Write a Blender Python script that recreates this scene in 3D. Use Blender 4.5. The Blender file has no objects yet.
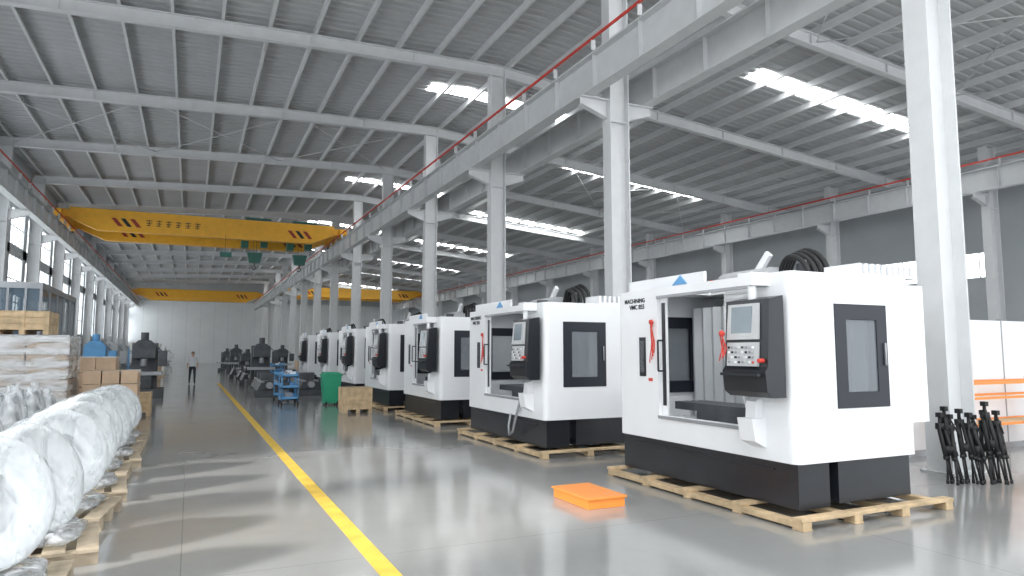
import bpy, bmesh, math, random
from mathutils import Vector, Matrix, Euler
random.seed(5)
scene = bpy.context.scene
D = bpy.data

# ------------------------------------------------------------------ materials
def M(name, col, rough=0.5, metal=0.0, var=0.06, scale=3.0, bump=0.0, bscale=40.0, coat=0.0, emit=0.0):
    m = D.materials.new(name); m.use_nodes = True
    nt = m.node_tree; p = nt.nodes['Principled BSDF']
    p.inputs['Roughness'].default_value = rough
    p.inputs['Metallic'].default_value = metal
    p.inputs['Coat Weight'].default_value = coat
    tc = nt.nodes.new('ShaderNodeTexCoord')
    n = nt.nodes.new('ShaderNodeTexNoise'); n.inputs['Scale'].default_value = scale
    n.inputs['Detail'].default_value = 5
    nt.links.new(tc.outputs['Object'], n.inputs['Vector'])
    r = nt.nodes.new('ShaderNodeValToRGB')
    c = Vector(col)
    a = c * (1 - var * 1.5); b = c * (1 + var)
    r.color_ramp.elements[0].position = 0.3; r.color_ramp.elements[1].position = 0.7
    r.color_ramp.elements[0].color = (a[0], a[1], a[2], 1)
    r.color_ramp.elements[1].color = (min(b[0], 1), min(b[1], 1), min(b[2], 1), 1)
    nt.links.new(n.outputs['Fac'], r.inputs['Fac'])
    nt.links.new(r.outputs['Color'], p.inputs['Base Color'])
    if emit > 0:
        p.inputs['Emission Color'].default_value = (*col, 1)
        p.inputs['Emission Strength'].default_value = emit
    if bump > 0:
        n2 = nt.nodes.new('ShaderNodeTexNoise'); n2.inputs['Scale'].default_value = bscale
        nt.links.new(tc.outputs['Object'], n2.inputs['Vector'])
        bp = nt.nodes.new('ShaderNodeBump'); bp.inputs['Strength'].default_value = bump
        bp.inputs['Distance'].default_value = 0.05
        nt.links.new(n2.outputs['Fac'], bp.inputs['Height'])
        nt.links.new(bp.outputs['Normal'], p.inputs['Normal'])
    return m

def seethru(name, tint, fac, rough=0.1, bump=0.0, bscale=9, spread=.2, stretch=(1, 1, 1)):
    m = D.materials.new(name); m.use_nodes = True
    nt = m.node_tree; p = nt.nodes['Principled BSDF']
    p.inputs['Base Color'].default_value = (*tint, 1)
    p.inputs['Roughness'].default_value = rough
    tr = nt.nodes.new('ShaderNodeBsdfTransparent')
    tr.inputs['Color'].default_value = (0.94, 0.96, 0.96, 1)
    mx = nt.nodes.new('ShaderNodeMixShader'); mx.inputs['Fac'].default_value = fac
    nt.links.new(p.outputs[0], mx.inputs[1]); nt.links.new(tr.outputs[0], mx.inputs[2])
    nt.links.new(mx.outputs[0], nt.nodes['Material Output'].inputs['Surface'])
    if bump > 0:
        tc = nt.nodes.new('ShaderNodeTexCoord')
        mp = nt.nodes.new('ShaderNodeMapping'); mp.inputs['Scale'].default_value = stretch
        n2 = nt.nodes.new('ShaderNodeTexNoise'); n2.inputs['Scale'].default_value = bscale; n2.inputs['Detail'].default_value = 2
        n2.inputs['Distortion'].default_value = .8
        nt.links.new(tc.outputs['Object'], mp.inputs[0]); nt.links.new(mp.outputs[0], n2.inputs['Vector'])
        bp = nt.nodes.new('ShaderNodeBump'); bp.inputs['Strength'].default_value = bump; bp.inputs['Distance'].default_value = 0.04
        nt.links.new(n2.outputs['Fac'], bp.inputs['Height']); nt.links.new(bp.outputs['Normal'], p.inputs['Normal'])
        mr = nt.nodes.new('ShaderNodeMapRange'); mr.inputs[1].default_value = .35; mr.inputs[2].default_value = .65
        mr.inputs[3].default_value = max(0, fac - spread); mr.inputs[4].default_value = min(1, fac + spread)
        nt.links.new(n2.outputs['Fac'], mr.inputs[0]); nt.links.new(mr.outputs[0], mx.inputs['Fac'])
    return m

def emis(name, col, s):
    m = D.materials.new(name); m.use_nodes = True
    nt = m.node_tree; nt.nodes.remove(nt.nodes['Principled BSDF'])
    e = nt.nodes.new('ShaderNodeEmission'); e.inputs[0].default_value = (*col, 1); e.inputs[1].default_value = s
    nt.links.new(e.outputs[0], nt.nodes['Material Output'].inputs['Surface'])
    return m

WHITE = M('white_enamel', (0.86, 0.87, 0.89), 0.35, var=0.01, coat=0.2)
WHITE2 = M('white_interior', (0.66, 0.68, 0.70), 0.4, var=0.03)
BLACK = M('black_enamel', (0.015, 0.017, 0.022), 0.3, var=0.1)
NAVY = M('dark_window_frame', (0.014, 0.017, 0.027), 0.45, var=0.05)
RUBBER = M('black_rubber', (0.015, 0.015, 0.016), 0.6)
STEEL = M('painted_steel', (0.68, 0.69, 0.70), 0.5, var=0.03)
STEELD = M('painted_steel_beam', (0.62, 0.635, 0.645), 0.5, var=0.03)
DECK = M('roof_sheet', (0.48, 0.49, 0.50), 0.45, var=0.04, scale=0.6)
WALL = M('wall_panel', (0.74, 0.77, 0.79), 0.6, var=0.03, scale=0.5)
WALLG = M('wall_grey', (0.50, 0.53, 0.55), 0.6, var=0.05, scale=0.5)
GLOW = emis('daylight_glazing', (0.92, 0.97, 1.0), 4.3)
SKYL = emis('skylight_sheet', (0.98, 1.0, 1.0), 14.0)
WOOD = M('pine_wood', (0.62, 0.46, 0.28), 0.7, var=0.20, scale=6)
WOODG = M('weathered_pallet_wood', (0.46, 0.38, 0.28), 0.8, var=0.22, scale=6)
CARD = M('cardboard', (0.58, 0.42, 0.29), 0.8, var=0.1)
PAPER = M('white_board', (0.78, 0.76, 0.73), 0.8, var=0.05)
YEL = M('crane_yellow', (0.85, 0.43, 0.03), 0.4, var=0.05)
LINE = M('line_yellow', (0.80, 0.53, 0.08), 0.45, var=0.14, scale=4)
RED = M('red_paint', (0.65, 0.06, 0.04), 0.5)
DRED = M('dark_red_paint', (0.30, 0.03, 0.02), 0.5)
ORANGE = M('orange_paint', (0.92, 0.30, 0.05), 0.4, var=0.04)
GREEN = M('green_plastic', (0.03, 0.36, 0.20), 0.4)
DGREEN = M('dark_green', (0.02, 0.14, 0.11), 0.4)
BLUE = M('blue_paint', (0.08, 0.28, 0.55), 0.4)
BLUEL = M('light_blue_paint', (0.12, 0.36, 0.66), 0.4)
GREYM = M('grey_metal', (0.36, 0.37, 0.39), 0.35, 0.4)
GREYL = M('light_grey_paint', (0.50, 0.51, 0.53), 0.45)
GREYD = M('mid_grey_casting', (0.22, 0.23, 0.25), 0.5, var=.2)
DARKM = M('dark_casting', (0.08, 0.085, 0.095), 0.5, 0.2, var=0.2)
SCREEN = M('screen', (0.16, 0.20, 0.23), 0.12, emit=0.1)
KEYS = M('keypad', (0.55, 0.56, 0.57), 0.5)
GLASS = seethru('window_glass', (0.24, 0.26, 0.29), 0.5, 0.05)
CLEAR = seethru('clear_film', (0.82, 0.85, 0.88), 0.60, 0.12, bump=.8, bscale=6, spread=.28, stretch=(1, 1, .5))
WRAP = seethru('plastic_wrap', (0.84, 0.86, 0.89), 0.58, 0.14, bump=.8, bscale=5, spread=.3)
WRAPF = seethru('film_folds', (0.86, 0.88, 0.91), 0.50, 0.15, bump=.8, bscale=7, spread=.35, stretch=(1, 1, .35))
WRAP2 = seethru('stretch_film', (0.86, 0.87, 0.90), 0.52, 0.18, bump=.5, bscale=3, spread=.3, stretch=(.6, .6, 2.5))
SKIN = M('skin', (0.55, 0.33, 0.24), 0.5)
HAIR = M('hair', (0.02, 0.015, 0.012), 0.6)
SHIRT = M('shirt', (0.75, 0.76, 0.80), 0.8)
TROUS = M('trousers', (0.03, 0.035, 0.05), 0.8)
FOAM = M('pink_foam', (0.75, 0.55, 0.55), 0.8)

# ------------------------------------------------------------------ mesh builder
class B:
    def __init__(s, name):
        s.name = name; s.v = []; s.f = []; s.fm = []; s.sm = []; s.mats = []; s.c = {}; s.T = None
    def new(s): s.c = {}
    def vi(s, p):
        k = (round(p[0], 5), round(p[1], 5), round(p[2], 5))
        if k not in s.c:
            s.c[k] = len(s.v)
            q = Vector(p)
            if s.T is not None: q = s.T @ q
            s.v.append(q[:])
        return s.c[k]
    def face(s, pts, mat, smooth=False):
        idx = []
        for p in pts:
            i = s.vi(p)
            if i not in idx: idx.append(i)
        if len(idx) < 3: return
        if mat not in s.mats: s.mats.append(mat)
        s.f.append(idx); s.fm.append(s.mats.index(mat)); s.sm.append(smooth)
    def box(s, x0, x1, y0, y1, z0, z1, mat):
        s.new()
        x0, x1 = min(x0, x1), max(x0, x1); y0, y1 = min(y0, y1), max(y0, y1); z0, z1 = min(z0, z1), max(z0, z1)
        a = [(x0, y0), (x1, y0), (x1, y1), (x0, y1)]
        s._ext([(p[0], p[1], z0) for p in a], [(p[0], p[1], z1) for p in a], mat)
    def _ext(s, lo, hi, mat, smooth=False):
        n = len(lo)
        s.face(lo[::-1], mat); s.face(hi, mat)
        for i in range(n):
            j = (i + 1) % n
            s.face([lo[i], lo[j], hi[j], hi[i]], mat, smooth)
    def prism(s, poly, a0, a1, mat, axis='z'):
        s.new()
        f = {'z': lambda p, a: (p[0], p[1], a), 'y': lambda p, a: (p[0], a, p[1]), 'x': lambda p, a: (a, p[0], p[1])}[axis]
        s._ext([f(p, a0) for p in poly], [f(p, a1) for p in poly], mat)
    def beam(s, p0, p1, w, h, mat, up=(0, 0, 1)):
        p0 = Vector(p0); p1 = Vector(p1); d = (p1 - p0).normalized(); u = Vector(up)
        if abs(d.dot(u)) > 0.99: u = Vector((1, 0, 0))
        r = d.cross(u).normalized(); u = r.cross(d)
        o = [r * w / 2 + u * h / 2, -r * w / 2 + u * h / 2, -r * w / 2 - u * h / 2, r * w / 2 - u * h / 2]
        s.new(); s._ext([(p0 + q)[:] for q in o], [(p1 + q)[:] for q in o], mat)
    def cyl(s, p0, p1, r, mat, n=14, r1=None):
        p0 = Vector(p0); p1 = Vector(p1); d = (p1 - p0).normalized(); u = Vector((0, 0, 1))
        if abs(d.z) > 0.99: u = Vector((1, 0, 0))
        a = d.cross(u).normalized(); b = a.cross(d); r1 = r if r1 is None else r1
        s.new()
        lo = [(p0 + (a * math.cos(t) + b * math.sin(t)) * r)[:] for t in [2 * math.pi * i / n for i in range(n)]]
        hi = [(p1 + (a * math.cos(t) + b * math.sin(t)) * r1)[:] for t in [2 * math.pi * i / n for i in range(n)]]
        s._ext(lo, hi, mat, True)
    def tube(s, pts, r, mat, n=8):
        pts = [Vector(p) for p in pts]; s.new(); rings = []
        pa = None
        for i, p in enumerate(pts):
            d = (pts[min(i + 1, len(pts) - 1)] - pts[max(i - 1, 0)]).normalized()
            if pa is None:
                u = Vector((0, 0, 1)) if abs(d.z) < 0.9 else Vector((1, 0, 0))
                a = d.cross(u).normalized()
            else:
                a = (pa - d * pa.dot(d)).normalized()
            pa = a; b = a.cross(d)
            rings.append([(p + (a * math.cos(t) + b * math.sin(t)) * r)[:] for t in [2 * math.pi * k / n for k in range(n)]])
        for i in range(len(rings) - 1):
            for k in range(n):
                l = (k + 1) % n
                s.face([rings[i][k], rings[i][l], rings[i + 1][l], rings[i + 1][k]], mat, True)
        s.face(rings[0], mat); s.face(rings[-1][::-1], mat)
    def lathe(s, prof, o, axis, mat, n=28, jit=0, seed=0):
        rnd = random.Random(seed)
        o = Vector(o); d = Vector(axis).normalized(); u = Vector((0, 0, 1)) if abs(d.z) < 0.9 else Vector((1, 0, 0))
        a = d.cross(u).normalized(); b = a.cross(d); s.new(); R = []
        for (t, r) in prof:
            R.append([(o + d * (t + rnd.uniform(-jit, jit) * .4) + (a * math.cos(q) + b * math.sin(q)) * r * (1 + rnd.uniform(-jit, jit)))[:] for q in [2 * math.pi * k / n for k in range(n)]])
        for i in range(len(R) - 1):
            for k in range(n):
                l = (k + 1) % n
                s.face([R[i][k], R[i][l], R[i + 1][l], R[i + 1][k]], mat, True)
        s.face(R[0][::-1], mat); s.face(R[-1], mat)
    def plate(s, axis, p, t, u0, u1, z0, z1, hole, mat):
        s.new(); h0, h1, k0, k1 = hole
        us = [u0, h0, h1, u1]; zs = [z0, k0, k1, z1]
        P = (lambda q, u, z: (q, u, z)) if axis == 'x' else (lambda q, u, z: (u, q, z))
        for q in (p, p + t):
            for i in range(3):
                for j in range(3):
                    if i == 1 and j == 1: continue
                    s.face([P(q, us[i], zs[j]), P(q, us[i + 1], zs[j]), P(q, us[i + 1], zs[j + 1]), P(q, us[i], zs[j + 1])], mat)
        for i in range(3):
            for z in (z0, z1): s.face([P(p, us[i], z), P(p, us[i + 1], z), P(p + t, us[i + 1], z), P(p + t, us[i], z)], mat)
            for u in (u0, u1): s.face([P(p, u, zs[i]), P(p, u, zs[i + 1]), P(p + t, u, zs[i + 1]), P(p + t, u, zs[i])], mat)
        for z in (k0, k1): s.face([P(p, h0, z), P(p, h1, z), P(p + t, h1, z), P(p + t, h0, z)], mat)
        for u in (h0, h1): s.face([P(p, u, k0), P(p, u, k1), P(p + t, u, k1), P(p + t, u, k0)], mat)
    def blob(s, c, r, mat, seed=0, jit=0.08, n=14, m=9, sq=0.6):
        rnd = random.Random(seed); c = Vector(c); s.new(); G = []
        def se(x): return math.copysign(abs(x) ** sq, x)
        for j in range(m + 1):
            ph = -math.pi / 2 + math.pi * j / m; row = []
            for i in range(n):
                th = 2 * math.pi * i / n
                k = 1 + rnd.uniform(-jit, jit)
                if j in (0, m): k = 1
                row.append((c.x + r[0] * se(math.cos(ph)) * se(math.cos(th)) * k, c.y + r[1] * se(math.cos(ph)) * se(math.sin(th)) * k, c.z + r[2] * se(math.sin(ph)) * (1 if j in (0, m) else (1 + (k - 1) * .5))))
            if j in (0, m): row = [(c.x, c.y, c.z + r[2] * (1 if j == m else -1))] * n
            G.append(row)
        for j in range(m):
            for i in range(n):
                l = (i + 1) % n
                s.face([G[j][i], G[j][l], G[j + 1][l], G[j + 1][i]], mat, True)
    def done(s, loc=(0, 0, 0), bevel=0.0, rotz=0.0, parent=None, seg=2, data=None):
        me = D.meshes.new(s.name); me.from_pydata(s.v, [], s.f)
        for m in s.mats: me.materials.append(m)
        for i, p in enumerate(me.polygons):
            p.material_index = s.fm[i]; p.use_smooth = s.sm[i]
        bm = bmesh.new(); bm.from_mesh(me); bmesh.ops.recalc_face_normals(bm, faces=bm.faces); bm.to_mesh(me); bm.free()
        ob = D.objects.new(s.name, me); scene.collection.objects.link(ob)
        ob.location = loc; ob.rotation_euler = (0, 0, rotz)
        if bevel > 0:
            b = ob.modifiers.new('bevel', 'BEVEL'); b.width = bevel; b.segments = seg; b.limit_method = 'ANGLE'
            b.angle_limit = math.radians(40)
        if parent: ob.parent = parent
        return ob

def copy(ob, loc, rotz=0.0, sc=(1, 1, 1)):
    o = ob.copy(); scene.collection.objects.link(o); o.location = loc; o.rotation_euler = (0, 0, rotz); o.scale = sc
    return o

def text(name, body, size, loc, parent, mat, rot=(math.radians(90), 0, math.radians(-90)), ext=0.002):
    c = D.curves.new(name, 'FONT'); c.body = body; c.size = size; c.extrude = ext; c.offset = size * 0.012
    c.materials.append(mat)
    o = D.objects.new(name, c); scene.collection.objects.link(o)
    o.parent = parent; o.location = loc; o.rotation_euler = rot
    return o

# ------------------------------------------------------------------ room
XL, XR, YN, YF = -8.7, 35.0, -6.0, 118.0
XC = 10.2
fl = D.materials.new('polished_concrete'); fl.use_nodes = True
nt = fl.node_tree; p = nt.nodes['Principled BSDF']
tc = nt.nodes.new('ShaderNodeTexCoord')
n1 = nt.nodes.new('ShaderNodeTexNoise'); n1.inputs['Scale'].default_value = 0.35; n1.inputs['Detail'].default_value = 8
n1.inputs['Roughness'].default_value = 0.65
nt.links.new(tc.outputs['Object'], n1.inputs['Vector'])
r = nt.nodes.new('ShaderNodeValToRGB'); r.color_ramp.elements[0].position = .3; r.color_ramp.elements[1].position = .72
r.color_ramp.elements[0].color = (.275, .278, .272, 1); r.color_ramp.elements[1].color = (.35, .35, .34, 1)
nt.links.new(n1.outputs['Fac'], r.inputs['Fac'])
sep = nt.nodes.new('ShaderNodeSeparateXYZ'); nt.links.new(tc.outputs['Object'], sep.inputs[0])
def joint(sock, period):
    a = nt.nodes.new('ShaderNodeMath'); a.operation = 'PINGPONG'; a.inputs[1].default_value = period / 2
    nt.links.new(sock, a.inputs[0])
    b = nt.nodes.new('ShaderNodeMath'); b.operation = 'LESS_THAN'; b.inputs[1].default_value = 0.005
    nt.links.new(a.outputs[0], b.inputs[0]); return b.outputs[0]
j1 = joint(sep.outputs[0], 6.0); j2 = joint(sep.outputs[1], 6.0)
mx = nt.nodes.new('ShaderNodeMath'); mx.operation = 'MAXIMUM'; nt.links.new(j1, mx.inputs[0]); nt.links.new(j2, mx.inputs[1])
mc = nt.nodes.new('ShaderNodeMix'); mc.data_type = 'RGBA'
nt.links.new(mx.outputs[0], mc.inputs[0]); nt.links.new(r.outputs[0], mc.inputs[6]); mc.inputs[7].default_value = (.22, .22, .215, 1)
nt.links.new(mc.outputs[2], p.inputs['Base Color'])
n3 = nt.nodes.new('ShaderNodeTexNoise'); n3.inputs['Scale'].default_value = 1.3; n3.inputs['Detail'].default_value = 6
nt.links.new(tc.outputs['Object'], n3.inputs['Vector'])
rr = nt.nodes.new('ShaderNodeMapRange'); rr.inputs[3].default_value = 0.07; rr.inputs[4].default_value = 0.18
nt.links.new(n3.outputs['Fac'], rr.inputs[0]); nt.links.new(rr.outputs[0], p.inputs['Roughness'])
p.inputs['Specular IOR Level'].default_value = 1.0
b = B('floor'); b.box(XL - .3, XR + .3, YN, YF + .3, -0.2, 0, fl); b.done()

b = B('floor_marking_line'); b.box(1.42, 1.58, -3, 42, 0.001, 0.004, LINE); b.done()

def roofz(x):
    pts = [(-9.5, 12.15), (3.0, 12.72), (10.2, 12.9), (36, 10.6)]
    for (a, za), (c, zc) in zip(pts, pts[1:]):
        if x <= c: return za + (zc - za) * (x - a) / (c - a)
    return pts[-1][1]

b = B('ceiling'); b.new()
xs = [-9.0, 3.0, 10.2, 35.3]
y = YN; prof = []
while y < YF + .3:
    prof += [(y, 0), (y + .22, 0), (y + .26, .06), (y + .34, .06)]
    y += .38
for i in range(len(prof) - 1):
    for k in range(3):
        (ya, za), (yb, zb) = prof[i], prof[i + 1]; xa, xb = xs[k], xs[k + 1]
        b.face([(xa, ya, roofz(xa) + za), (xb, ya, roofz(xb) + za), (xb, yb, roofz(xb) + zb), (xa, yb, roofz(xa) + zb)], DECK)
b.done()

colY = [-1.5, 6.5, 15.1, 23.1, 31.0, 39.0, 47.0, 55.0, 63.0, 71.0, 79.0, 87, 95, 103, 111]
b = B('trim_roof_rafters')
for y in colY:
    for (x0, x1) in [(-8.6, 3.0), (3.0, 10.2), (10.2, 34.9)]:
        z0, z1 = roofz(x0) - .26, roofz(x1) - .26
        b.beam((x0, y, z0), (x1, y, z1), .24, .03, STEEL)
        b.beam((x0, y, z0 - .40), (x1, y, z1 - .40), .24, .03, STEEL)
        b.beam((x0, y, z0 - .20), (x1, y, z1 - .20), .03, .38, STEEL)
    for k in range(0, 12):
        x = -7.5 + k * 3.6
        zz = roofz(x) - .46
        b.box(x - .01, x + .01, y - .10, y + .10, zz - .18, zz + .18, STEEL)
b.done()
b = B('trim_roof_purlins')
x = -8.2
while x < 34.8:
    z = roofz(x)
    b.beam((x, YN, z - .13), (x, YF, z - .13), .02, .24, STEEL)
    b.beam((x + .04, YN, z - .245), (x + .04, YF, z - .245), .09, .015, STEEL)
    x += 1.45
for i in range(1, len(colY) - 1, 3):
    for (xa, xb) in [(-8, -2), (-2, 4), (4, 10), (11, 18), (18, 25), (25, 32)]:
        b.cyl((xa, colY[i], roofz(xa) - .45), (xb, colY[i + 1], roofz(xb) - .45), .02, STEEL, 6)
        b.cyl((xb, colY[i], roofz(xb) - .45), (xa, colY[i + 1], roofz(xa) - .45), .02, STEEL, 6)
b.done()

b = B('skylight_panels')
def strip(x0, x1, y, w=1.0):
    n = max(1, int((x1 - x0) / 1.0)); st = (x1 - x0) / n
    for k in range(n):
        xa = x0 + k * st + .07; xb = x0 + (k + 1) * st - .07
        b.new(); b.face([(xa, y - w / 2, roofz(xa) - .02), (xb, y - w / 2, roofz(xb) - .02), (xb, y + w / 2, roofz(xb) - .02), (xa, y + w / 2, roofz(xa) - .02)], SKYL)
for y in (4.5, 18.5, 32.6, 46.7, 60.8, 75, 89, 103): strip(18.6, 28, y, .9)
for y in (-3.5, 10.5): strip(12, 18, y)
for y in (10.0, 26.6, 43.5, 59.5, 75, 91, 107): strip(8.6, 17.2, y, .9)
for y in (-3.5, 1.5, ): strip(-5, 8, y, 1.8)
b.done()

# walls
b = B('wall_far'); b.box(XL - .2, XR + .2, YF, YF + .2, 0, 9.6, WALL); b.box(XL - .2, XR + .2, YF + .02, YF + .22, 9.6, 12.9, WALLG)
for k in range(22): b.box(XL + k * 2, XL + k * 2 + .03, YF - .02, YF, 0, 9.6, WALLG)
b.done()
zL = roofz(XL)
b = B('wall_left')
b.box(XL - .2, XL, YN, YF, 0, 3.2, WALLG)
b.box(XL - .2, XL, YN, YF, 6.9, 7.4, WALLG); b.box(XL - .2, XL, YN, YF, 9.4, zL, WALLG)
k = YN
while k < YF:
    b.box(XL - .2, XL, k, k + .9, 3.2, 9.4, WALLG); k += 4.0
b.done()
b = B('window_and_fill_panes')  # left window row; glowing panes outside the view are added as fill light
k = YN
while k < YF:
    y0, y1 = k + .9, min(k + 4.0, YF)
    sunwin = -1.0 < k + .5 < 8.0
    if not sunwin:
        b.new(); b.face([(XL - .12, y0, 3.2), (XL - .12, y1, 3.2), (XL - .12, y1, 6.9), (XL - .12, y0, 6.9)], GLOW)
    b.new(); b.face([(XL - .12, y0, 7.4), (XL - .12, y1, 7.4), (XL - .12, y1, 9.4), (XL - .12, y0, 9.4)], GLOW)
    for zz in (3.2, 4.4, 5.6, 6.84, 7.4, 8.4, 9.34): b.box(XL - .1, XL - .03, y0, y1, zz, zz + .06, STEEL)
    for q in (.77, 1.55, 2.33): b.box(XL - .1, XL - .03, y0 + q - .03, y0 + q + .03, 3.2, 6.9, STEEL); b.box(XL - .1, XL - .03, y0 + q - .03, y0 + q + .03, 7.4, 9.4, STEEL)
    k += 4.0
b.done()
zR = roofz(XR)
b = B('wall_right')
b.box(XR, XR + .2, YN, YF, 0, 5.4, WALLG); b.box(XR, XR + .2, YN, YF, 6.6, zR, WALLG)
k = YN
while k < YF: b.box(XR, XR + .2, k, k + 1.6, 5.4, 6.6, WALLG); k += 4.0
b.done()
b = B('window_2'); k = YN
while k < YF - 2:
    b.new(); b.face([(XR + .1, k + 1.6, 5.4), (XR + .1, k + 4, 5.4), (XR + .1, k + 4, 6.6), (XR + .1, k + 1.6, 6.6)], GLOW)
    for q in (1.6, 2.4, 3.2, 3.95): b.box(XR + .02, XR + .08, k + q, k + q + .05, 5.4, 6.6, STEEL)
    k += 4.0
b.done()

# columns
def column(name='steel_column', h=12.2, corb=(-1, 1), w=.60, fw=.38):
    b = B(name)
    b.box(-w / 2, -w / 2 + .03, -fw / 2, fw / 2, .03, h, STEEL)
    b.box(w / 2 - .03, w / 2, -fw / 2, fw / 2, .03, h, STEEL)
    b.box(-w / 2 + .03, w / 2 - .03, -.012, .012, .03, h, STEEL)
    b.box(-w / 2 - .08, w / 2 + .08, -fw / 2 - .06, fw / 2 + .06, 0, .03, STEELD)
    for z in (7.9,): b.box(-w / 2 + .03, w / 2 - .03, -fw / 2 + .03, fw / 2 - .03, z, z + .02, STEEL)
    for c in corb:
        b.prism([(c * w / 2, 8.0), (c * w / 2, 8.5), (c * 1.12, 8.5), (c * 1.12, 8.30)], -.015, .015, STEEL, 'y')
        b.box(c * w / 2, c * 1.14, -.13, .13, 8.47, 8.499, STEEL)
        b.beam((c * w / 2, 0, 8.0), (c * 1.12, 0, 8.28), .20, .025, STEEL)
    return b
c0 = column().done((XC, colY[0], 0))
for y in colY[1:]: copy(c0, (XC, y, 0))
cr = column(corb=(-1,), h=10.6).done((31.0, 9.5, 0))
for k in range(1, 13): copy(cr, (31.0, 9.5 + 8 * k, 0))
cl = column(corb=(1,), h=11.8).done((-8.35, colY[0], 0))
for y in colY[1:]: copy(cl, (-8.35, y, 0))

def girder(x, side):
    b = B('trim_crane_runway_girder')
    b.box(x - .17, x + .17, YN, YF - .1, 8.5, 8.53, STEELD); b.box(x - .2, x + .2, YN, YF - .1, 9.4, 9.44, STEELD)
    b.box(x - .012, x + .012, YN, YF - .1, 8.53, 9.4, STEELD)
    b.box(x - .035, x + .035, YN, YF - .1, 9.44, 9.56, GREYM)
    y = YN + .5
    while y < YF - .5:
        b.box(x - .15, x + .15, y, y + .015, 8.53, 9.4, STEELD); y += 2.0
    b.box(x + side * .26, x + side * .30, YN, YF - .1, 9.68, 9.75, RED)
    y = YN + .3
    while y < YF - .5:
        b.box(x + side * .18, x + side * .30, y, y + .03, 9.42, 9.70, STEELD); y += 2.0
    b.done()
girder(XC - .95, -1)
girder(XC + .95, 1)
girder(31.0 - .95, -1)
girder(-8.35 + .95, 1)

def crane(yc, x0, x1, hoists=True):
    b = B('overhead_crane'); g = 2.1
    for y in (yc - g, yc + g):
        b.prism([(x0 + .5, 9.80), (x0 + .5, 10.45), (x1 - .5, 10.45), (x1 - .5, 9.80), (x1 - 2.0, 9.15), (x0 + 2.0, 9.15)], y - .28, y + .28, YEL, 'y')
        for (xa, mt) in ((x0 + 2.7, DRED), (x0 + 3.2, BLACK), (x0 + 3.7, DRED), (x1 - 3.6, DRED), (x1 - 3.1, BLACK), (x1 - 2.6, DRED)):
            b.prism([(xa + .4, 9.45), (xa + .65, 9.45), (xa + .25, 9.95), (xa, 9.95)], y - .295, y - .285, mt, 'y')
        b.box(x0 + .6, x1 - .6, y - .03, y + .03, 10.45, 10.52, GREYM)
    for x in (x0, x1):
        b.box(x - .22, x + .22, yc - 3.2, yc + 3.2, 9.72, 10.15, YEL)
        for y in (yc - 2.8, yc + 2.8): b.cyl((x - .08, y, 9.74), (x + .08, y, 9.74), .18, DARKM)
        sx = 1 if x == x0 else -1
        for y in (yc - g, yc + g): b.box(x, x + sx * .8, y - .3, y + .3, 9.85, 10.3, YEL)
    if hoists:
        for xh in (x0 + 11.2, x0 + 14.2):
            b.box(xh - .8, xh + .8, yc - g - .3, yc + g + .3, 10.52, 10.62, DGREEN)
            b.cyl((xh - .7, yc, 10.0), (xh + .7, yc, 10.0), .35, DGREEN)
            b.box(xh - .9, xh - .45, yc - .4, yc + .4, 8.9, 10.52, DGREEN)
            b.box(xh + .35, xh + .8, yc - .3, yc + .3, 9.0, 10.5, DGREEN)
            for q in (-.1, .1): b.cyl((xh + q, yc, 8.5), (xh + q, yc, 10), .012, DARKM, 6)
            b.prism([(xh - .35, 7.9), (xh + .35, 7.9), (xh + .5, 8.6), (xh - .5, 8.6)], yc - .2, yc + .2, DGREEN, 'y')
            b.tube([(xh, yc, 7.9), (xh, yc, 7.7), (xh + .12, yc, 7.55), (xh, yc, 7.42), (xh - .12, yc, 7.5)], .04, DARKM)
        b.cyl((x0 + 9.2, yc - g - .35, 8.2), (x0 + 9.2, yc - g - .35, 9.4), .012, BLACK, 6)
        b.box(x0 + 8.9, x0 + 9.6, yc - g - .5, yc - g - .2, 7.9, 8.2, DGREEN)
        rn = random.Random(4)
        for k in range(6):
            xx = x0 + 4.6 + k * .55
            b.box(xx, xx + .34, yc - g - .295, yc - g - .285, 9.90, 9.94, BLACK); b.box(xx + .15, xx + .19, yc - g - .296, yc - g - .286, 9.62, 9.98, BLACK)
            b.box(xx + .02, xx + .32, yc - g - .297, yc - g - .287, 9.74, 9.78, BLACK); b.box(xx + rn.uniform(0, .1), xx + .26, yc - g - .298, yc - g - .288, 9.60, 9.64, BLACK)
    return b.done()
crane(50.2, -7.4, XC - .95)
crane(108.0, -7.4, XC - .95, False)
crane(97.0, XC + .95, 31 - .95, False)

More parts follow.
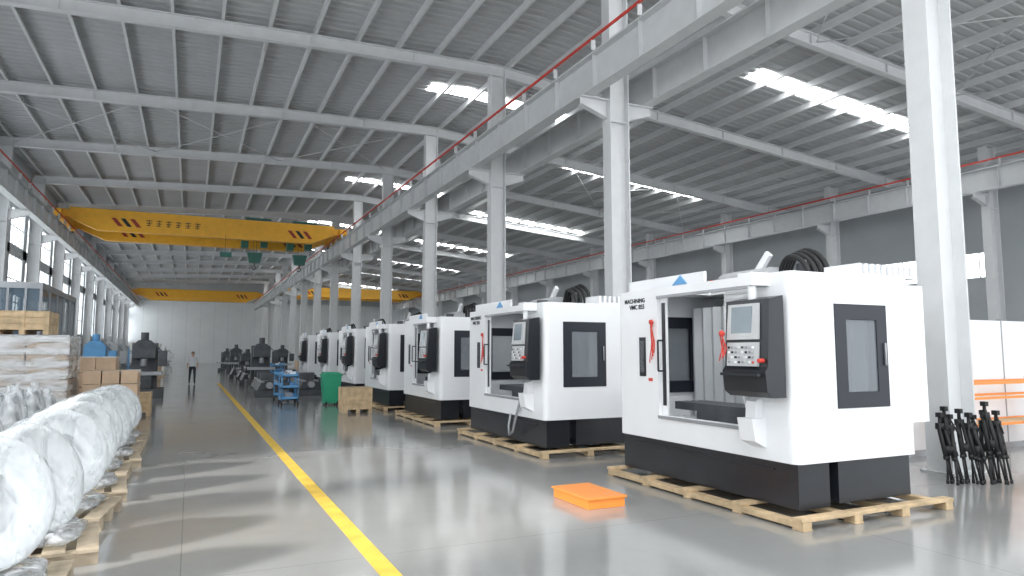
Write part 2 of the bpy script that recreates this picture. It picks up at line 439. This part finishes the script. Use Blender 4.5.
# ------------------------------------------------------------------ machining centre
def machine(L, W0, W1, Dp=2.0, name='machining_center'):
    b = B(name); H = 2.6
    b.box(.05, .50, .04, L - .04, .14, .60, BLACK)
    b.box(.50, Dp - .1, .16, L - .06, .26, .60, BLACK)
    b.box(.62, Dp - .06, .03, .30, .16, .60, BLACK)
    b.box(.62, Dp - .06, L - .3, L - .03, .16, .60, BLACK)
    for x in (.3, 1.0, 1.6):
        for y in (.2, L / 2, L - .2):
            b.cyl((x, y, .13), (x, y, .28), .05, GREYM, 10)
    b.box(.03, .05, .35, L - .35, .50, .52, BLACK)
    y0, y1 = .50, L - .92
    z0, z1 = .93, 2.46
    b.plate('x', .0, .05, .09, L - .09, .6, H, (y0, y1, z0, z1), WHITE)
    def corner(yc, s):
        pts = []
        for k in range(7):
            a = math.pi / 2 * k / 6
            pts.append((.09 - .09 * math.cos(a), yc - s * .09 * math.sin(a)))
        pts += [(.09, yc - s * .04), (.05, yc)]
        b.new(); b._ext([(q[0], q[1], .6) for q in pts], [(q[0], q[1], H) for q in pts], WHITE)
    corner(.09, 1); corner(L - .09, -1)
    b.plate('y', 0.0, .05, .09, Dp, .6, H, (W0, W1, 1.17, 2.25), WHITE)
    b.plate('y', L - .05, .05, .09, Dp, .6, H, (W0, W1, 1.17, 2.25), WHITE)
    for (ya, yb, gl) in ((-.012, .02, 1), (L - .02, L + .012, 1), (L - .08, L - .05, 0)):
        fr = .15
        b.plate('y', ya, yb - ya, W0 - .02, W1 + .02, 1.15, 2.27, (W0 + fr, W1 - fr, 1.15 + fr + .02, 2.27 - fr - .02), NAVY)
        if gl: b.box(W0 + fr, W1 - fr, (ya + yb) / 2 - .003, (ya + yb) / 2 + .003, 1.3, 2.12, GLASS)
    b.cyl(((W1 - .04), -.03, 1.6), ((W1 - .04), -.03, 1.85), .012, GREYM, 8)
    b.box(Dp - .05, Dp, .05, L - .05, .6, H, WHITE)
    b.box(Dp, Dp + .32, .02, L * .55, .95, 2.52, WHITE)
    b.box(Dp + .03, Dp + .28, .3, L * .5, .16, .95, BLACK)
    b.box(.05, Dp - .05, .05, L - .05, .60, .80, WHITE2)
    b.prism([(.05, .80), (.35, .80), (.35, .84), (.05, .93)], y0, y1, GREYM, 'y')
    b.box(.40, .90, .75, L - .75, .98, 1.08, DARKM)
    for k in range(4): b.box(.45 + .12 * k, .47 + .12 * k, .76, L - .76, 1.08, 1.085, GREYM)
    b.box(.4, 1.1, L / 2 - .4, L / 2 + .4, .80, .98, DARKM)
    b.box(1.25, Dp - .06, L / 2 - .42, L / 2 + .42, .80, 2.62, WHITE)
    for k in range(14):
        ya = .12 + k * (L - .24) / 14
        b.prism([(1.26, ya), (1.20, ya + (L - .24) / 28), (1.26, ya + (L - .24) / 14), (1.30, ya + (L - .24) / 14), (1.30, ya)], .80, 2.4, WHITE2)
    ym = L * .40
    b.box(.48, 1.2, ym - .24, ym + .24, 1.98, 2.62, WHITE)
    for k in range(6):
        b.box(.46, .485, ym - .20, ym + .20, 2.02 + k * .09, 2.06 + k * .09, WHITE2)
    b.prism([(.55, 1.76), (1.0, 1.76), (1.1, 1.98), (.5, 1.98)], ym - .18, ym + .18, WHITE2, 'y')
    b.cyl((.72, ym, 1.54), (.72, ym, 1.79), .09, GREYM); b.cyl((.72, ym, 1.42), (.72, ym, 1.54), .045, DARKM)
    b.cyl((.72, ym, 2.62), (.72, ym, 2.74), .13, DARKM)
    b.box(-.015, 0, y0, y1, z1, z1 + .035, GREYM); b.box(-.02, .0, y0, y1, z0 - .05, z0 - .01, GREYM)
    b.plate('x', .055, .03, y1 - .12, y1 + .72, z0, z1 + .05, (y1 + .02, y1 + .50, 1.35, 2.1), WHITE)
    b.plate('x', .055, .03, y0 - .42, y0 + .05, z0, z1 + .05, (y0 - .32, y0 - .05, 1.35, 2.1), WHITE)
    b.box(.04, .056, y1 - .10, y1 - .04, 1.05, 2.40, BLACK)
    b.cyl((-.05, y1 - .07, 1.5), (-.05, y1 - .07, 1.9), .014, BLACK, 8)
    for z in (1.5, 1.9): b.cyl((-.05, y1 - .07, z), (.06, y1 - .07, z), .012, BLACK, 8)
    b.box(-.012, 0, y1 + .26, y1 + .40, 1.42, 1.95, BLACK)
    b.box(-.018, -.012, y1 + .29, y1 + .37, 1.47, 1.90, GLASS)
    b.box(-.012, 0, y1 + .12, y1 + .20, 1.36, 1.40, RED)
    b.prism([(0, .72), (-.16, .80), (-.20, 1.04), (0, 1.04)], .40, .62, WHITE, 'y')
    b.prism([(0, 1.04), (-.12, 1.04), (-.10, 1.22), (0, 1.26)], .44, .58, WHITE, 'y')
    px0, px1, py0, py1 = -.33, -.07, .04, .66
    b.prism([(px0 + .08, 1.28), (px0, 1.34), (px0 - .02, 1.55), (px0 + .02, 1.60), (px0 + .06, 2.30), (px1, 2.34), (px1, 1.28)], py0, py1, BLACK, 'y')
    b.prism([(px0 - .005, 1.88), (px0 + .04, 1.88), (px0 + .06, 2.26), (px0 + .035, 2.26)], py0 + .12, py1 - .06, KEYS, 'y')
    b.prism([(px0 + .000, 1.92), (px0 + .03, 1.92), (px0 + .04, 2.23), (px0 + .024, 2.23)], py0 + .20, py1 - .12, SCREEN, 'y')
    b.prism([(px0 - .012, 1.60), (px0 + .04, 1.60), (px0 + .05, 1.85), (px0 + .004, 1.85)], py0 + .12, py1 - .06, KEYS, 'y')
    for i in range(8):
        for j in range(4):
            yy = py0 + .16 + i * .05; zz = 1.63 + j * .052
            b.box(px0 - .02 + j * .002, px0 - .005, yy, yy + .026, zz, zz + .024, [BLACK, GREYM, GREYL, WHITE][(i * 3 + j) % 4] if (i, j) != (0, 0) else RED)
    b.cyl((px0 - .05, py0 + .06, 1.66), (px0 + .02, py0 + .06, 1.66), .022, RED, 12)
    b.box(px0 - .09, px0 + .02, py0 + .04, py1 - .04, 1.50, 1.53, BLACK)
    b.cyl((-.18, .36, 2.30), (-.18, .36, 2.50), .045, WHITE, 14)
    b.box(-.26, .4, .28, .48, 2.46, 2.60, WHITE)
    b.box(.05, 1.2, .05, .55, H - .03, H, WHITE); b.box(1.2, Dp, .05, L - .05, H - .03, H, WHITE)
    b.box(.05, 1.2, L - .6, L - .05, H - .03, H, WHITE)
    b.box(.10, .14, L * .45, L - .15, H, H + .15, WHITE)
    b.prism([(L * .55, H + .02), (L * .55 + .30, H + .02), (L * .55 + .13, H + .14)], .085, .10, BLUEL, 'x')
    b.beam((1.0, L * .50, H + .02), (1.0, L * .39, H + .40), .06, .09, WHITE)
    b.box(.95, 1.05, L * .48, L * .53, H - .05, H + .08, WHITE)
    # grey hood + cable carrier chain + hoses on the roof
    b.prism([(.75, H), (.75, H + .14), (.85, H + .20), (1.05, H + .20), (1.05, H)], L * .34, L * .60, GREYL, 'y')
    b.box(1.3, Dp - .1, L / 2 - .30, L / 2 + .30, H, H + .18, GREYM)
    for q in range(4):
        xa = 1.0 + q * .08; ra = .24 + .025 * q
        pts = [(xa + .02 * math.sin(3 * t), .88 + ra * math.cos(t), H - .02 + (.33 + .03 * q) * math.sin(t)) for t in [math.pi * k / 14 for k in range(15)]]
        b.tube(pts, .034, RUBBER)
    b.cyl((1.1, .78, H), (1.1, .78, H + .22), .10, DARKM); b.cyl((1.1, .78, H + .22), (1.1, .78, H + .26), .075, GREYM)
    b.tube([(1.25, 1.5, H), (1.24, 1.45, H + .15), (1.22, 1.3, H + .20), (1.2, 1.15, H + .14), (1.2, 1.1, H)], .018, RUBBER)
    for k in range(10):
        xx = 1.15 + k * .1
        b.box(xx, xx + .05, .08, .55, H, H + .15, WHITE)
    b.box(1.12, Dp + .30, .06, .57, H + .0, H + .03, WHITE)
    b.cyl((1.5, L - .3, H), (1.5, L - .3, H + .12), .02, GREYM, 8)
    for k, mt in enumerate((GREEN, LINE, RED)): b.cyl((1.5, L - .3, H + .12 + k * .04), (1.5, L - .3, H + .155 + k * .04), .025, mt, 12)
    return b

def ribbon(b, x, y, z, h):
    for k in range(4):
        pts = [(x - .01 - .015 * math.sin(j * .9 + k), y + (k - 1.5) * .02 + .015 * math.sin(j * 1.3 + 2 * k), z - h * (.75 + .08 * k) * j / 6) for j in range(7)]
        b.tube(pts, .008, RED, 5)
    b.blob((x - .02, y, z), (.025, .04, .035), RED, 3, .2, 8, 6, 1)

def pallet(name, x0, x1, y0, y1):
    b = B(name)
    n = 5
    for k in range(n):
        y = y0 + (y1 - y0 - .12) * k / (n - 1)
        b.box(x0, x1, y, y + .12, .085, .125, WOOD)
    for k in range(4):
        x = x0 + .02 + (x1 - x0 - .16) * k / 3
        b.box(x, x + .12, y0, y1, .022, .085, WOOD)
        for j in range(n):
            y = y0 + (y1 - y0 - .12) * j / (n - 1)
            b.box(x, x + .13, y, y + .14, 0, .022, WOOD)
    return b.done(bevel=.006)

m = machine(3.18, .64, 1.42, Dp=1.82)
ribbon(m, -.02, 3.18 - .92 + .08, 2.15, .55)
ribbon(m, -.36, .62, 1.95, .30)
m.tube([(-.03, .52, 2.3), (-.05, .7, 1.9), (-.04, .72, 1.4), (-.02, .6, .95)], .012, WHITE, 6)
o = m.done((5.63, 5.17, 0), bevel=.012)
text('front_lettering', 'MACHINING', .085, (-.006, 3.0, 2.43), o, BLACK)
text('front_lettering_2', 'VMC 855', .09, (-.006, 2.88, 2.34), o, BLACK)
pallet('wooden_pallet', 5.45, 7.80, 4.98, 8.42)

m = machine(3.5, .38, 1.2)
ribbon(m, -.02, 2.65, 2.1, .6)
m.tube([(-.02, .9, .9), (-.08, .95, .6), (-.1, 1.05, .32), (-.1, 1.2, .25), (-.06, 1.3, .4), (-.02, 1.3, .62)], .025, GREYM, 8)
o = m.done((5.42, 10.25, 0), bevel=.012)
text('front_lettering', 'MACHINING', .10, (-.006, 3.35, 2.42), o, BLACK)
text('front_lettering_2', 'VMC 850', .10, (-.006, 3.25, 2.32), o, BLACK)
pallet('wooden_pallet', 5.25, 8.0, 10.05, 13.95)

m = machine(3.1, .38, 1.2); o3 = m.done((5.42, 15.6, 0), bevel=.012)
pallet('wooden_pallet', 5.25, 8.0, 15.45, 18.9)
for i, y in enumerate((20.3, 25.0, 30.2, 36.0)):
    copy(o3, (5.42, y, 0)); pallet('wooden_pallet', 5.25, 8.0, y - .12, y + 3.3)

# ------------------------------------------------------------------ things near the machines
b = B('orange_step_box')
b.box(4.07, 4.56, 6.68, 7.48, .0, .11, ORANGE)
b.box(4.05, 4.58, 6.66, 7.50, .10, .125, ORANGE)
b.done(bevel=.006)

b = B('blue_tool_cart')
for z in (.18, .55, .92):
    b.box(0, .55, 0, .85, z, z + .03, BLUEL)
    b.box(0, .02, 0, .85, z, z + .10, BLUEL); b.box(.53, .55, 0, .85, z, z + .10, BLUEL)
    b.box(0, .55, 0, .02, z, z + .10, BLUEL); b.box(0, .55, .83, .85, z, z + .10, BLUEL)
for x in (.02, .53):
    for y in (.02, .83):
        b.cyl((x, y, .14), (x, y, 1.1), .018, BLUEL, 8); b.cyl((x - .02, y, .07), (x + .02, y, .07), .07, RUBBER, 12)
        b.cyl((x, y, .10), (x, y, .16), .015, GREYM, 6)
for (x, y, z, s, mt) in ((.1, .1, .95, .14, GREYM), (.3, .3, .95, .18, WHITE), (.12, .5, .58, .2, DARKM), (.3, .2, .58, .14, BLUE), (.2, .6, .21, .22, GREYM), (.3, .62, .95, .12, RED)):
    b.box(x, x + s, y, y + s, z, z + s * .8, mt)
ocart = b.done((2.75, 23.6, 0))
copy(ocart, (2.95, 25.4, 0), .2)
copy(ocart, (4.2, 41.0, 0), .1); copy(ocart, (5.4, 46.0, 0), 1.2)
b = B('green_trash_bin')
b.prism([(0.04, .04), (.56, .04), (.56, .56), (.04, .56)], .06, .10, GREEN)
lo = [(.06, .06, .06), (.54, .06, .06), (.54, .54, .06), (.06, .54, .06)]; hi = [(0, 0, .98), (.6, 0, .98), (.6, .6, .98), (0, .6, .98)]
b.new(); b._ext(lo, hi, GREEN); b.box(-.03, .63, -.03, .63, .96, 1.0, GREEN)
b.prism([(-.03, 1.0), (.63, 1.0), (.5, 1.08), (.1, 1.08)], -.02, .62, GREEN, 'y')
for x in (.12, .48): b.cyl((x - .03, .1, .07), (x + .03, .1, .07), .07, RUBBER); b.cyl((x - .03, .5, .07), (x + .03, .5, .07), .07, RUBBER)
b.done((4.0, 23.1, 0), bevel=.015)

def crate(w, d, h):
    b = B('wooden_crate')
    b.box(.02, w - .02, .02, d - .02, .1, h - .02, CARD)
    n = int(h / .13)
    for k in range(n):
        z = .1 + k * (h - .1) / n
        for (x0, x1, y0, y1) in ((0, .02, 0, d), (w - .02, w, 0, d), (.02, w - .02, 0, .02), (.02, w - .02, d - .02, d)):
            b.box(x0, x1, y0, y1, z, z + (h - .1) / n - .015, WOOD)
    for (x, y) in ((-.02, 0), (-.02, d - .08), (-.02, d / 2 - .04)): b.box(x, x + .02, y, y + .08, .1, h, WOOD)
    for x in (0, w / 2 - .04, w - .08): b.box(x, x + .08, -.02, 0, .1, h, WOOD)
    for x in (0, w / 2 - .05, w - .1): b.box(x, x + .1, 0, d, 0, .1, WOOD)
    for k in range(6): b.box(0, w, k * d / 6, (k + 1) * d / 6 - .012, h - .02, h, WOOD)
    return b
crate(.8, .8, .72).done((4.05, 19.9, 0))
crate(.62, .9, .62).done((-1.55, 21.4, 0))

b = B('white_partition_panels')
for k in range(4):
    x = 10.75 + k * 1.0
    b.box(x, x + .98, 7.7, 7.76, .1, 2.33, WHITE)
    b.box(x + .98, x + 1.0, 7.69, 7.77, 0, 2.36, GREYM)
b.box(10.75, 14.75, 7.68, 7.78, 0, .1, GREYM)
b.done()
b = B('storage_rack')
for x in (11.35, 14.0):
    for y in (6.9, 7.45): b.box(x, x + .06, y, y + .06, 0, 1.3, ORANGE)
for z in (.55, .98, 1.22):
    for y in (6.88, 7.47): b.box(11.35, 14.06, y, y + .05, z, z + .04, ORANGE)
b.box(11.38, 14.03, 6.93, 7.47, .55, .57, WOOD)
b.done()
b = B('folded_tripod_stands')
rnd = random.Random(8)
for k in range(9):
    x = 9.26 + k * .085; y = 5.93 - k * .03 + rnd.uniform(-.07, .07); t = rnd.uniform(-.13, .13)
    hgt = rnd.uniform(.84, 1.04)
    top = Vector((x + t, y + .10, hgt))
    for a in range(3):
        q = a * 2.1 + k
        ft = Vector((x + .075 * math.cos(q), y + .075 * math.sin(q), .02))
        up_ = top + Vector((.035 * math.cos(q), .035 * math.sin(q), -.14))
        b.cyl(ft, ft.lerp(up_, .45), .014, RUBBER, 8); b.cyl(ft.lerp(up_, .42), up_, .026, RUBBER, 8)
        b.cyl(ft.lerp(up_, .40), ft.lerp(up_, .46), .032, RUBBER, 8)
        b.cyl(ft - Vector((0, 0, .02)), ft + Vector((0, 0, .03)), .02, RUBBER, 8)
    b.cyl(top - Vector((0, 0, .18)), top - Vector((0, 0, .10)), .058, RUBBER, 10)
    b.cyl(top - Vector((0, 0, .12)), top, .022, RUBBER, 8)
    b.box(top.x - .035, top.x + .035, top.y - .035, top.y + .035, hgt - .02, hgt + .04, RUBBER)
    b.cyl(top, top + Vector((-.06 + t, -.10, -.26)), .011, RUBBER, 8)
    mid = Vector((x + t * .5, y + .05, hgt * .5)); b.cyl(mid - Vector((0, 0, .05)), mid + Vector((0, 0, .05)), .055, RUBBER, 10)
b.done()

b = B('hanging_cable')
b.tube([(10.95, 6.9, 9.0), (11.0, 6.9, 6), (11.05, 6.85, 3), (11.1, 6.8, 1.6)], .012, GREYM, 6); b.done()

# ------------------------------------------------------------------ left side: film wrapped drums on pallets
def wrapped(seed):
    b = B('wrapped_tool_magazine'); rnd = random.Random(seed)
    for k in range(5): b.box(-.55 + k * .235, -.55 + k * .235 + .16, -.55, .55, .11, .135, WOODG)
    for y in (-.5, -.06, .38):
        b.box(-.55, .55, y, y + .12, .025, .11, WOODG); b.box(-.55, .55, y, y + .12, 0, .025, WOODG)
    b.box(-.45, .15, -.25, .35, .14, .34, GREYD)
    b.box(-.40, -.08, -.1, .35, .34, .80, WHITE2)
    ax = Vector((.78, -.66 + rnd.uniform(-.14, .14), .28 + rnd.uniform(-.06, .06))).normalized()
    o = Vector((.04, .0, .68 + rnd.uniform(-.03, .04)))
    # long white barrel with rounded lip and a dished grey end
    b.lathe([(-.40, .30), (-.40, .42), (-.36, .455), (.06, .47), (.10, .462), (.115, .44), (.108, .405), (.04, .385), (.0, .30), (-.02, .02)], o, ax, WHITE, 48)
    b.lathe([(-.012, .09), (.004, .11), (.006, .22), (.0, .24)], o, ax, GREYL, 36)
    b.cyl(o - ax * .01, o + ax * .06, .06, GREYD, 20)
    # translucent film: over the end face and round the barrel, then gathered behind
    b.lathe([(-.44, .14), (-.43, .40), (-.36, .472), (-.15, .486), (.06, .485), (.118, .452), (.125, .34), (.10, .18), (.085, .02)], o, ax, CLEAR, 40, jit=.010, seed=seed)
    b.lathe([(-.52, .05), (-.47, .12), (-.42, .30), (-.37, .475)], o, ax, WRAP, 26, jit=.04, seed=seed + 3)
    b.blob((.08, -.03, .20), (.38, .42, .07), WRAPF, seed + 9, .10, 24, 8, .7)
    return b
pos = [(-1.3, 5.9, .0), (-1.22, 7.2, .1), (-1.22, 8.5, -.1), (-1.2, 9.8, .1), (-1.25, 11.1, 0), (-1.2, 12.4, .1), (-1.25, 13.7, 0), (-1.25, 15.0, 0)]
for i, (x, y, rz) in enumerate(pos):
    wrapped(i + 1).done((x, y, 0), rotz=rz)
def bundle(seed):
    b = B('wrapped_spindle_motor'); rnd = random.Random(seed)
    for k in range(5): b.box(-.6 + k * .25, -.6 + k * .25 + .17, -.6, .6, .11, .135, WOODG)
    for y in (-.55, -.06, .43): b.box(-.6, .6, y, y + .12, 0, .11, WOODG)
    for (x, y) in ((-.28, -.28), (.28, -.25), (-.25, .3), (.3, .28)):
        h = rnd.uniform(.6, .95)
        b.box(x - .15, x + .15, y - .15, y + .15, .14, .14 + h * .5, GREYD)
        b.cyl((x, y, .14 + h * .5), (x, y, .14 + h), .12, GREYD); b.cyl((x, y, .14 + h), (x, y, .2 + h), .05, KEYS)
        b.lathe([(0, .20), (.06, .25), (h * .5, .22), (h * .85, .17), (h + .02, .12), (h + .08, .05), (h + .16, .06)], (x, y, .14), (0, 0, 1), WRAPF, 18, jit=.07, seed=seed + int(x * 10))
    return b
for i, (x, y) in enumerate([(-2.7, 8.2), (-2.7, 9.6), (-2.7, 11.1), (-2.7, 12.6), (-2.7, 14.1), (-4.1, 13.0), (-4.1, 14.6), (-2.7, 15.6)]):
    bundle(i + 31).done((x, y, 0), rotz=.1)

def boxes(name, w, d, lay, sz, mt, wrap=True, seed=0, mt2=None):
    b = B(name); rnd = random.Random(seed)
    for k in range(7): b.box(k * w / 7, (k + 1) * w / 7 - .03, 0, d, .11, .135, WOOD)
    for y in (0, d / 2 - .06, d - .12): b.box(0, w, y, y + .12, 0, .11, WOOD)
    nx = max(1, round(w / sz[0])); ny = max(1, round(d / sz[1])); z = .137
    for l in range(lay):
        m_ = mt2 if (mt2 and l % 2) else mt
        for i in range(nx):
            for j in range(ny):
                g = rnd.uniform(.004, .02)
                b.box(i * w / nx + g, (i + 1) * w / nx - g, j * d / ny + g, (j + 1) * d / ny - g, z, z + sz[2] - .012, m_)
                if sz[2] > .2 and (i == nx - 1 or j == 0):
                    b.box(i * w / nx + .003, (i + 1) * w / nx - .003, j * d / ny + d / ny / 2 - .025, j * d / ny + d / ny / 2 + .025, z + sz[2] * .75, z + sz[2] - .008, KEYS)
        z += sz[2]
    if wrap:
        b.box(-.03, w + .03, -.03, d + .03, .3, z + .02, WRAP2)
    return b, z
b, z = boxes('wrapped_carton_stack', 1.5, 1.6, 15, (.75, .8, .13), PAPER, True, 1, CARD)
b.done((-3.85, 17.2, 0))
crate(.95, 1.2, .5).done((-3.7, 17.4, z + .03))
b, z = boxes('wrapped_carton_stack', 1.4, 1.4, 5, (.47, .47, .30), CARD, True, 2); b.done((-5.6, 19.5, 0))
b, z = boxes('carton_stack', 1.1, 1.1, 4, (.36, .37, .30), CARD, False, 3); b.done((-2.15, 17.9, 0))
b, z = boxes('carton_stack', .9, 1.1, 4, (.45, .55, .37), CARD, False, 4); b.done((-2.6, 20.2, 0))
b, z = boxes('wrapped_carton_stack', 1.3, 1.3, 5, (.65, .43, .36), FOAM, True, 5); b.done((-4.2, 21.3, 0))
b, z = boxes('carton_stack', .8, .9, 3, (.4, .45, .3), CARD, False, 6); b.done((-2.4, 24.0, 0))
b, z = boxes('wrapped_carton_stack', 1.2, 1.2, 9, (.6, .6, .16), PAPER, True, 7, CARD); b.done((-3.4, 26.0, 0))

def milling(mt, mt2):
    b = B('milling_machine')
    b.box(0, 1.4, 0, 1.6, 0, .35, mt)
    b.box(.25, 1.15, .9, 1.5, .35, 2.1, mt)
    b.prism([(.3, 1.5), (1.1, 1.5), (1.1, 2.0), (.9, 2.2), (.5, 2.2), (.3, 2.0)], .2, 1.0, mt2, 'y')
    b.cyl((.7, .45, 1.2), (.7, .45, 1.55), .12, GREYM); b.cyl((.7, .5, 2.15), (.7, .5, 2.5), .14, mt2)
    b.box(.05, 1.35, .15, .75, .85, 1.0, GREYM); b.box(.4, 1.0, .2, .9, .35, .85, mt)
    b.box(1.2, 1.5, .2, .5, 1.2, 1.8, mt2); b.cyl((1.3, .35, 1.8), (1.0, .8, 2.1), .03, GREYM)
    b.cyl((-.02, .45, .95), (-.12, .45, .95), .12, GREYM)
    return b
mA = milling(DARKM, DARKM).done((-2.3, 29.5, 0), bevel=.02)
mB = milling(WHITE2, BLUEL).done((-4.3, 33, 0), bevel=.02)
mC = milling(GREYL, WHITE2).done((-4.2, 37, 0), bevel=.02)
rnd = random.Random(2)
for k, (x, y) in enumerate([(-4.2, 42), (2.6, 36.5), (-4.4, 48), (2.6, 46), (-2.9, 60), (2.6, 58), (-5, 54), (2.3, 66), (-2.9, 72), (5.4, 52)]):
    copy([mC, mA, mB, mA][k % 4], (x, y, 0), sc=(1, 1, rnd.uniform(.75, 1.0)))
# shelving with bins along the left aisle
def shelf(seed):
    b = B('storage_shelf'); rnd = random.Random(seed)
    for x in (0, .55):
        for y in (0, 1.9): b.box(x, x + .05, y, y + .05, 0, 1.9, BLUEL)
    for z in (.15, .7, 1.25, 1.8):
        b.box(0, .6, 0, 1.95, z, z + .03, GREYL)
        for k in range(4):
            h = rnd.uniform(.15, .38); b.box(.06, .54, .08 + k * .46, .08 + k * .46 + .36, z + .03, z + .03 + h, [CARD, BLUE, PAPER, GREYL, WHITE][rnd.randrange(5)])
    return b.done
for k, y in enumerate((33.5, 38.5, 44.5, 50.5)): shelf(k)((-2.4, y, 0))
b, z = boxes('carton_stack', 1.2, 1.2, 4, (.6, .6, .30), CARD, False, 9); b.done((-2.8, 47.5, 0))
b, z = boxes('carton_stack', 1.2, 1.2, 4, (.6, .6, .30), PAPER, False, 10); b.done((-2.8, 54.5, 0))
b, z = boxes('carton_stack', 1.2, 1.2, 3, (.6, .6, .36), CARD, False, 11); b.done((5.8, 42.5, 0))

def casting():
    b = B('machine_bed_casting')
    b.box(0, 1.1, 0, 2.0, 0, .25, DARKM)
    b.prism([(.1, .25), (1.0, .25), (.85, .55), (.25, .55)], .1, 1.9, DARKM, 'y')
    for x in (.25, .75): b.box(x, x + .12, .05, 1.95, .55, .62, GREYM)
    b.box(.3, .8, .7, 1.3, .62, .9, DARKM); b.cyl((.55, -.2, .45), (.55, .1, .45), .13, GREYM)
    return b
cA = casting().done((2.3, 28.3, 0), bevel=.015)
for (x, y) in ((2.4, 31), (3.9, 33.8), (2.4, 38.8), (2.5, 43.5), (3.9, 28.5), (2.4, 49), (4.0, 47.5)): copy(cA, (x, y, 0))

b = B('inspection_booth')
bx0, bx1 = -7.3, -5.5
BG = seethru('booth_glass', (0.10, 0.16, 0.22), .35, .08)
b.box(bx0, bx1, 33, 42, 4.3, 4.55, GREYM)
b.box(bx0, bx1, 33, 42, 2.3, 2.45, GREYM)
for y in (33, 34.8, 36.6, 38.4, 40.2, 41.9):
    b.box(bx1 - .1, bx1, y, y + .1, 0, 4.3, GREYM); b.box(bx0, bx0 + .1, y, y + .1, 0, 4.3, GREYM)
for x in (-6.7, -6.1): b.box(x, x + .08, 33, 33.1, 0, 4.3, GREYM)
b.box(bx1 - .06, bx1 - .04, 33.1, 41.9, .1, 4.3, BG); b.box(bx0 + .1, bx1 - .1, 33.04, 33.06, .1, 4.3, BG)
b.done()

# ------------------------------------------------------------------ walking person
def person(loc, rotz):
    root = D.objects.new('walking_man', None); scene.collection.objects.link(root)
    root.location = loc; root.rotation_euler = (0, 0, rotz)
    V = []; E = []; R = []
    def add(p, r, par=None):
        V.append(p); R.append(r); i = len(V) - 1
        if par is not None: E.append((par, i))
        return i
    pel = add((0, 0, .95), (.16, .11)); wa = add((0, .0, 1.10), (.145, .10), pel); ch = add((0, .0, 1.30), (.175, .115), wa)
    sh = add((0, .01, 1.42), (.14, .09), ch); nk = add((0, -.005, 1.50), (.055, .055), sh); nk2 = add((0, -.015, 1.56), (.05, .05), nk)
    for s, fw in ((1, 1), (-1, -1)):
        hp = add((s * .10, 0, .88), (.095, .10), pel)
        kn = add((s * .10, -.16 * fw - .03, .50), (.062, .065), hp)
        an = add((s * .10, -.27 * fw + (.0 if fw > 0 else .08), .10 if fw > 0 else .14), (.042, .045), kn)
        add((s * .11, V[an][1] - .16, .045 if fw > 0 else .04), (.04, .032), an)
        so = add((s * .20, .01, 1.41), (.06, .06), sh)
        el = add((s * .26, .10 * fw + .02, 1.14), (.042, .042), so)
        wr = add((s * .27, .14 * fw - .10, .92), (.027, .027), el)
        pm = add((s * .27, .14 * fw - .13, .85), (.036, .022), wr)
    me = D.meshes.new('body'); me.from_pydata(V, E, []); ob = D.objects.new('body', me); scene.collection.objects.link(ob)
    sk = ob.modifiers.new('skin', 'SKIN')
    for i, r in enumerate(R): me.skin_vertices[0].data[i].radius = r
    me.skin_vertices[0].data[0].use_root = True
    ss = ob.modifiers.new('sub', 'SUBSURF'); ss.levels = 2; ss.render_levels = 2
    bpy.context.view_layer.update()
    dg = bpy.context.evaluated_depsgraph_get()
    m2 = D.meshes.new_from_object(ob.evaluated_get(dg))
    ob.modifiers.clear(); ob.data = m2
    m2.materials.clear()
    for mt in (SHIRT, TROUS, SKIN, RUBBER): m2.materials.append(mt)
    for p_ in m2.polygons:
        c = p_.center; p_.use_smooth = True
        if abs(c.x) > .20 and c.z < 1.16: k = 2
        elif c.z > 1.49: k = 2
        elif c.z > .96: k = 0
        elif c.z > .10: k = 1
        else: k = 3
        p_.material_index = k
    ob.parent = root
    h = B('head')
    h.blob((0, -.02, 1.64), (.075, .095, .115), SKIN, 1, 0, 18, 14, 1)
    h.blob((0, .0, 1.675), (.083, .10, .098), HAIR, 2, .02, 18, 12, 1)
    h.blob((0, -.10, 1.64), (.035, .015, .05), SKIN, 1, 0, 10, 8, 1)
    h.blob((0, -.12, 1.625), (.013, .018, .022), SKIN, 1, 0, 8, 6, 1)
    for s in (1, -1):
        h.blob((s * .028, -.108, 1.65), (.011, .007, .006), HAIR, 1, 0, 8, 6, 1)
        h.blob((s * .078, -.01, 1.635), (.01, .02, .03), SKIN, 1, 0, 8, 6, 1)
    h.blob((0, -.107, 1.585), (.022, .008, .006), RED, 1, 0, 8, 6, 1)
    h.done(parent=root)
    f = B('fingers')
    for s, fw in ((1, 1), (-1, -1)):
        px, py = s * .27, .14 * fw - .14
        for k, ln in enumerate((.06, .072, .068, .052)):
            yy = py - .028 + k * .019
            f.tube([(px, yy, .85), (px - s * .004, yy - .004, .82 - ln * .3), (px - s * .02, yy - .004, .82 - ln)], .008, SKIN, 6)
        f.tube([(px, py - .02, .87), (px - s * .02, py - .045, .84), (px - s * .025, py - .05, .81)], .009, SKIN, 6)
    f.done(parent=root)
person((.15, 41.5, 0), .1)

# ------------------------------------------------------------------ light
w = D.worlds.new('World'); scene.world = w; w.use_nodes = True
bg = w.node_tree.nodes['Background']; bg.inputs[0].default_value = (.93, .97, 1, 1); bg.inputs[1].default_value = 2.35
s = D.lights.new('sun', 'SUN'); s.energy = 7; s.angle = math.radians(5.0); s.color = (1, .97, .92)
so = D.objects.new('sun', s); scene.collection.objects.link(so)
d = Vector((.87, .22, -.47)); so.rotation_euler = d.to_track_quat('-Z', 'Y').to_euler()
so.location = (-20, 0, 15)

cam = D.cameras.new('camera'); cam.lens = 24; cam.sensor_width = 36; cam.clip_end = 300
co = D.objects.new('camera', cam); scene.collection.objects.link(co)
co.location = (0, 0, 1.75); co.rotation_euler = (math.radians(95.35), 0, math.radians(-25.15))
scene.camera = co
scene.view_settings.view_transform = 'Standard'
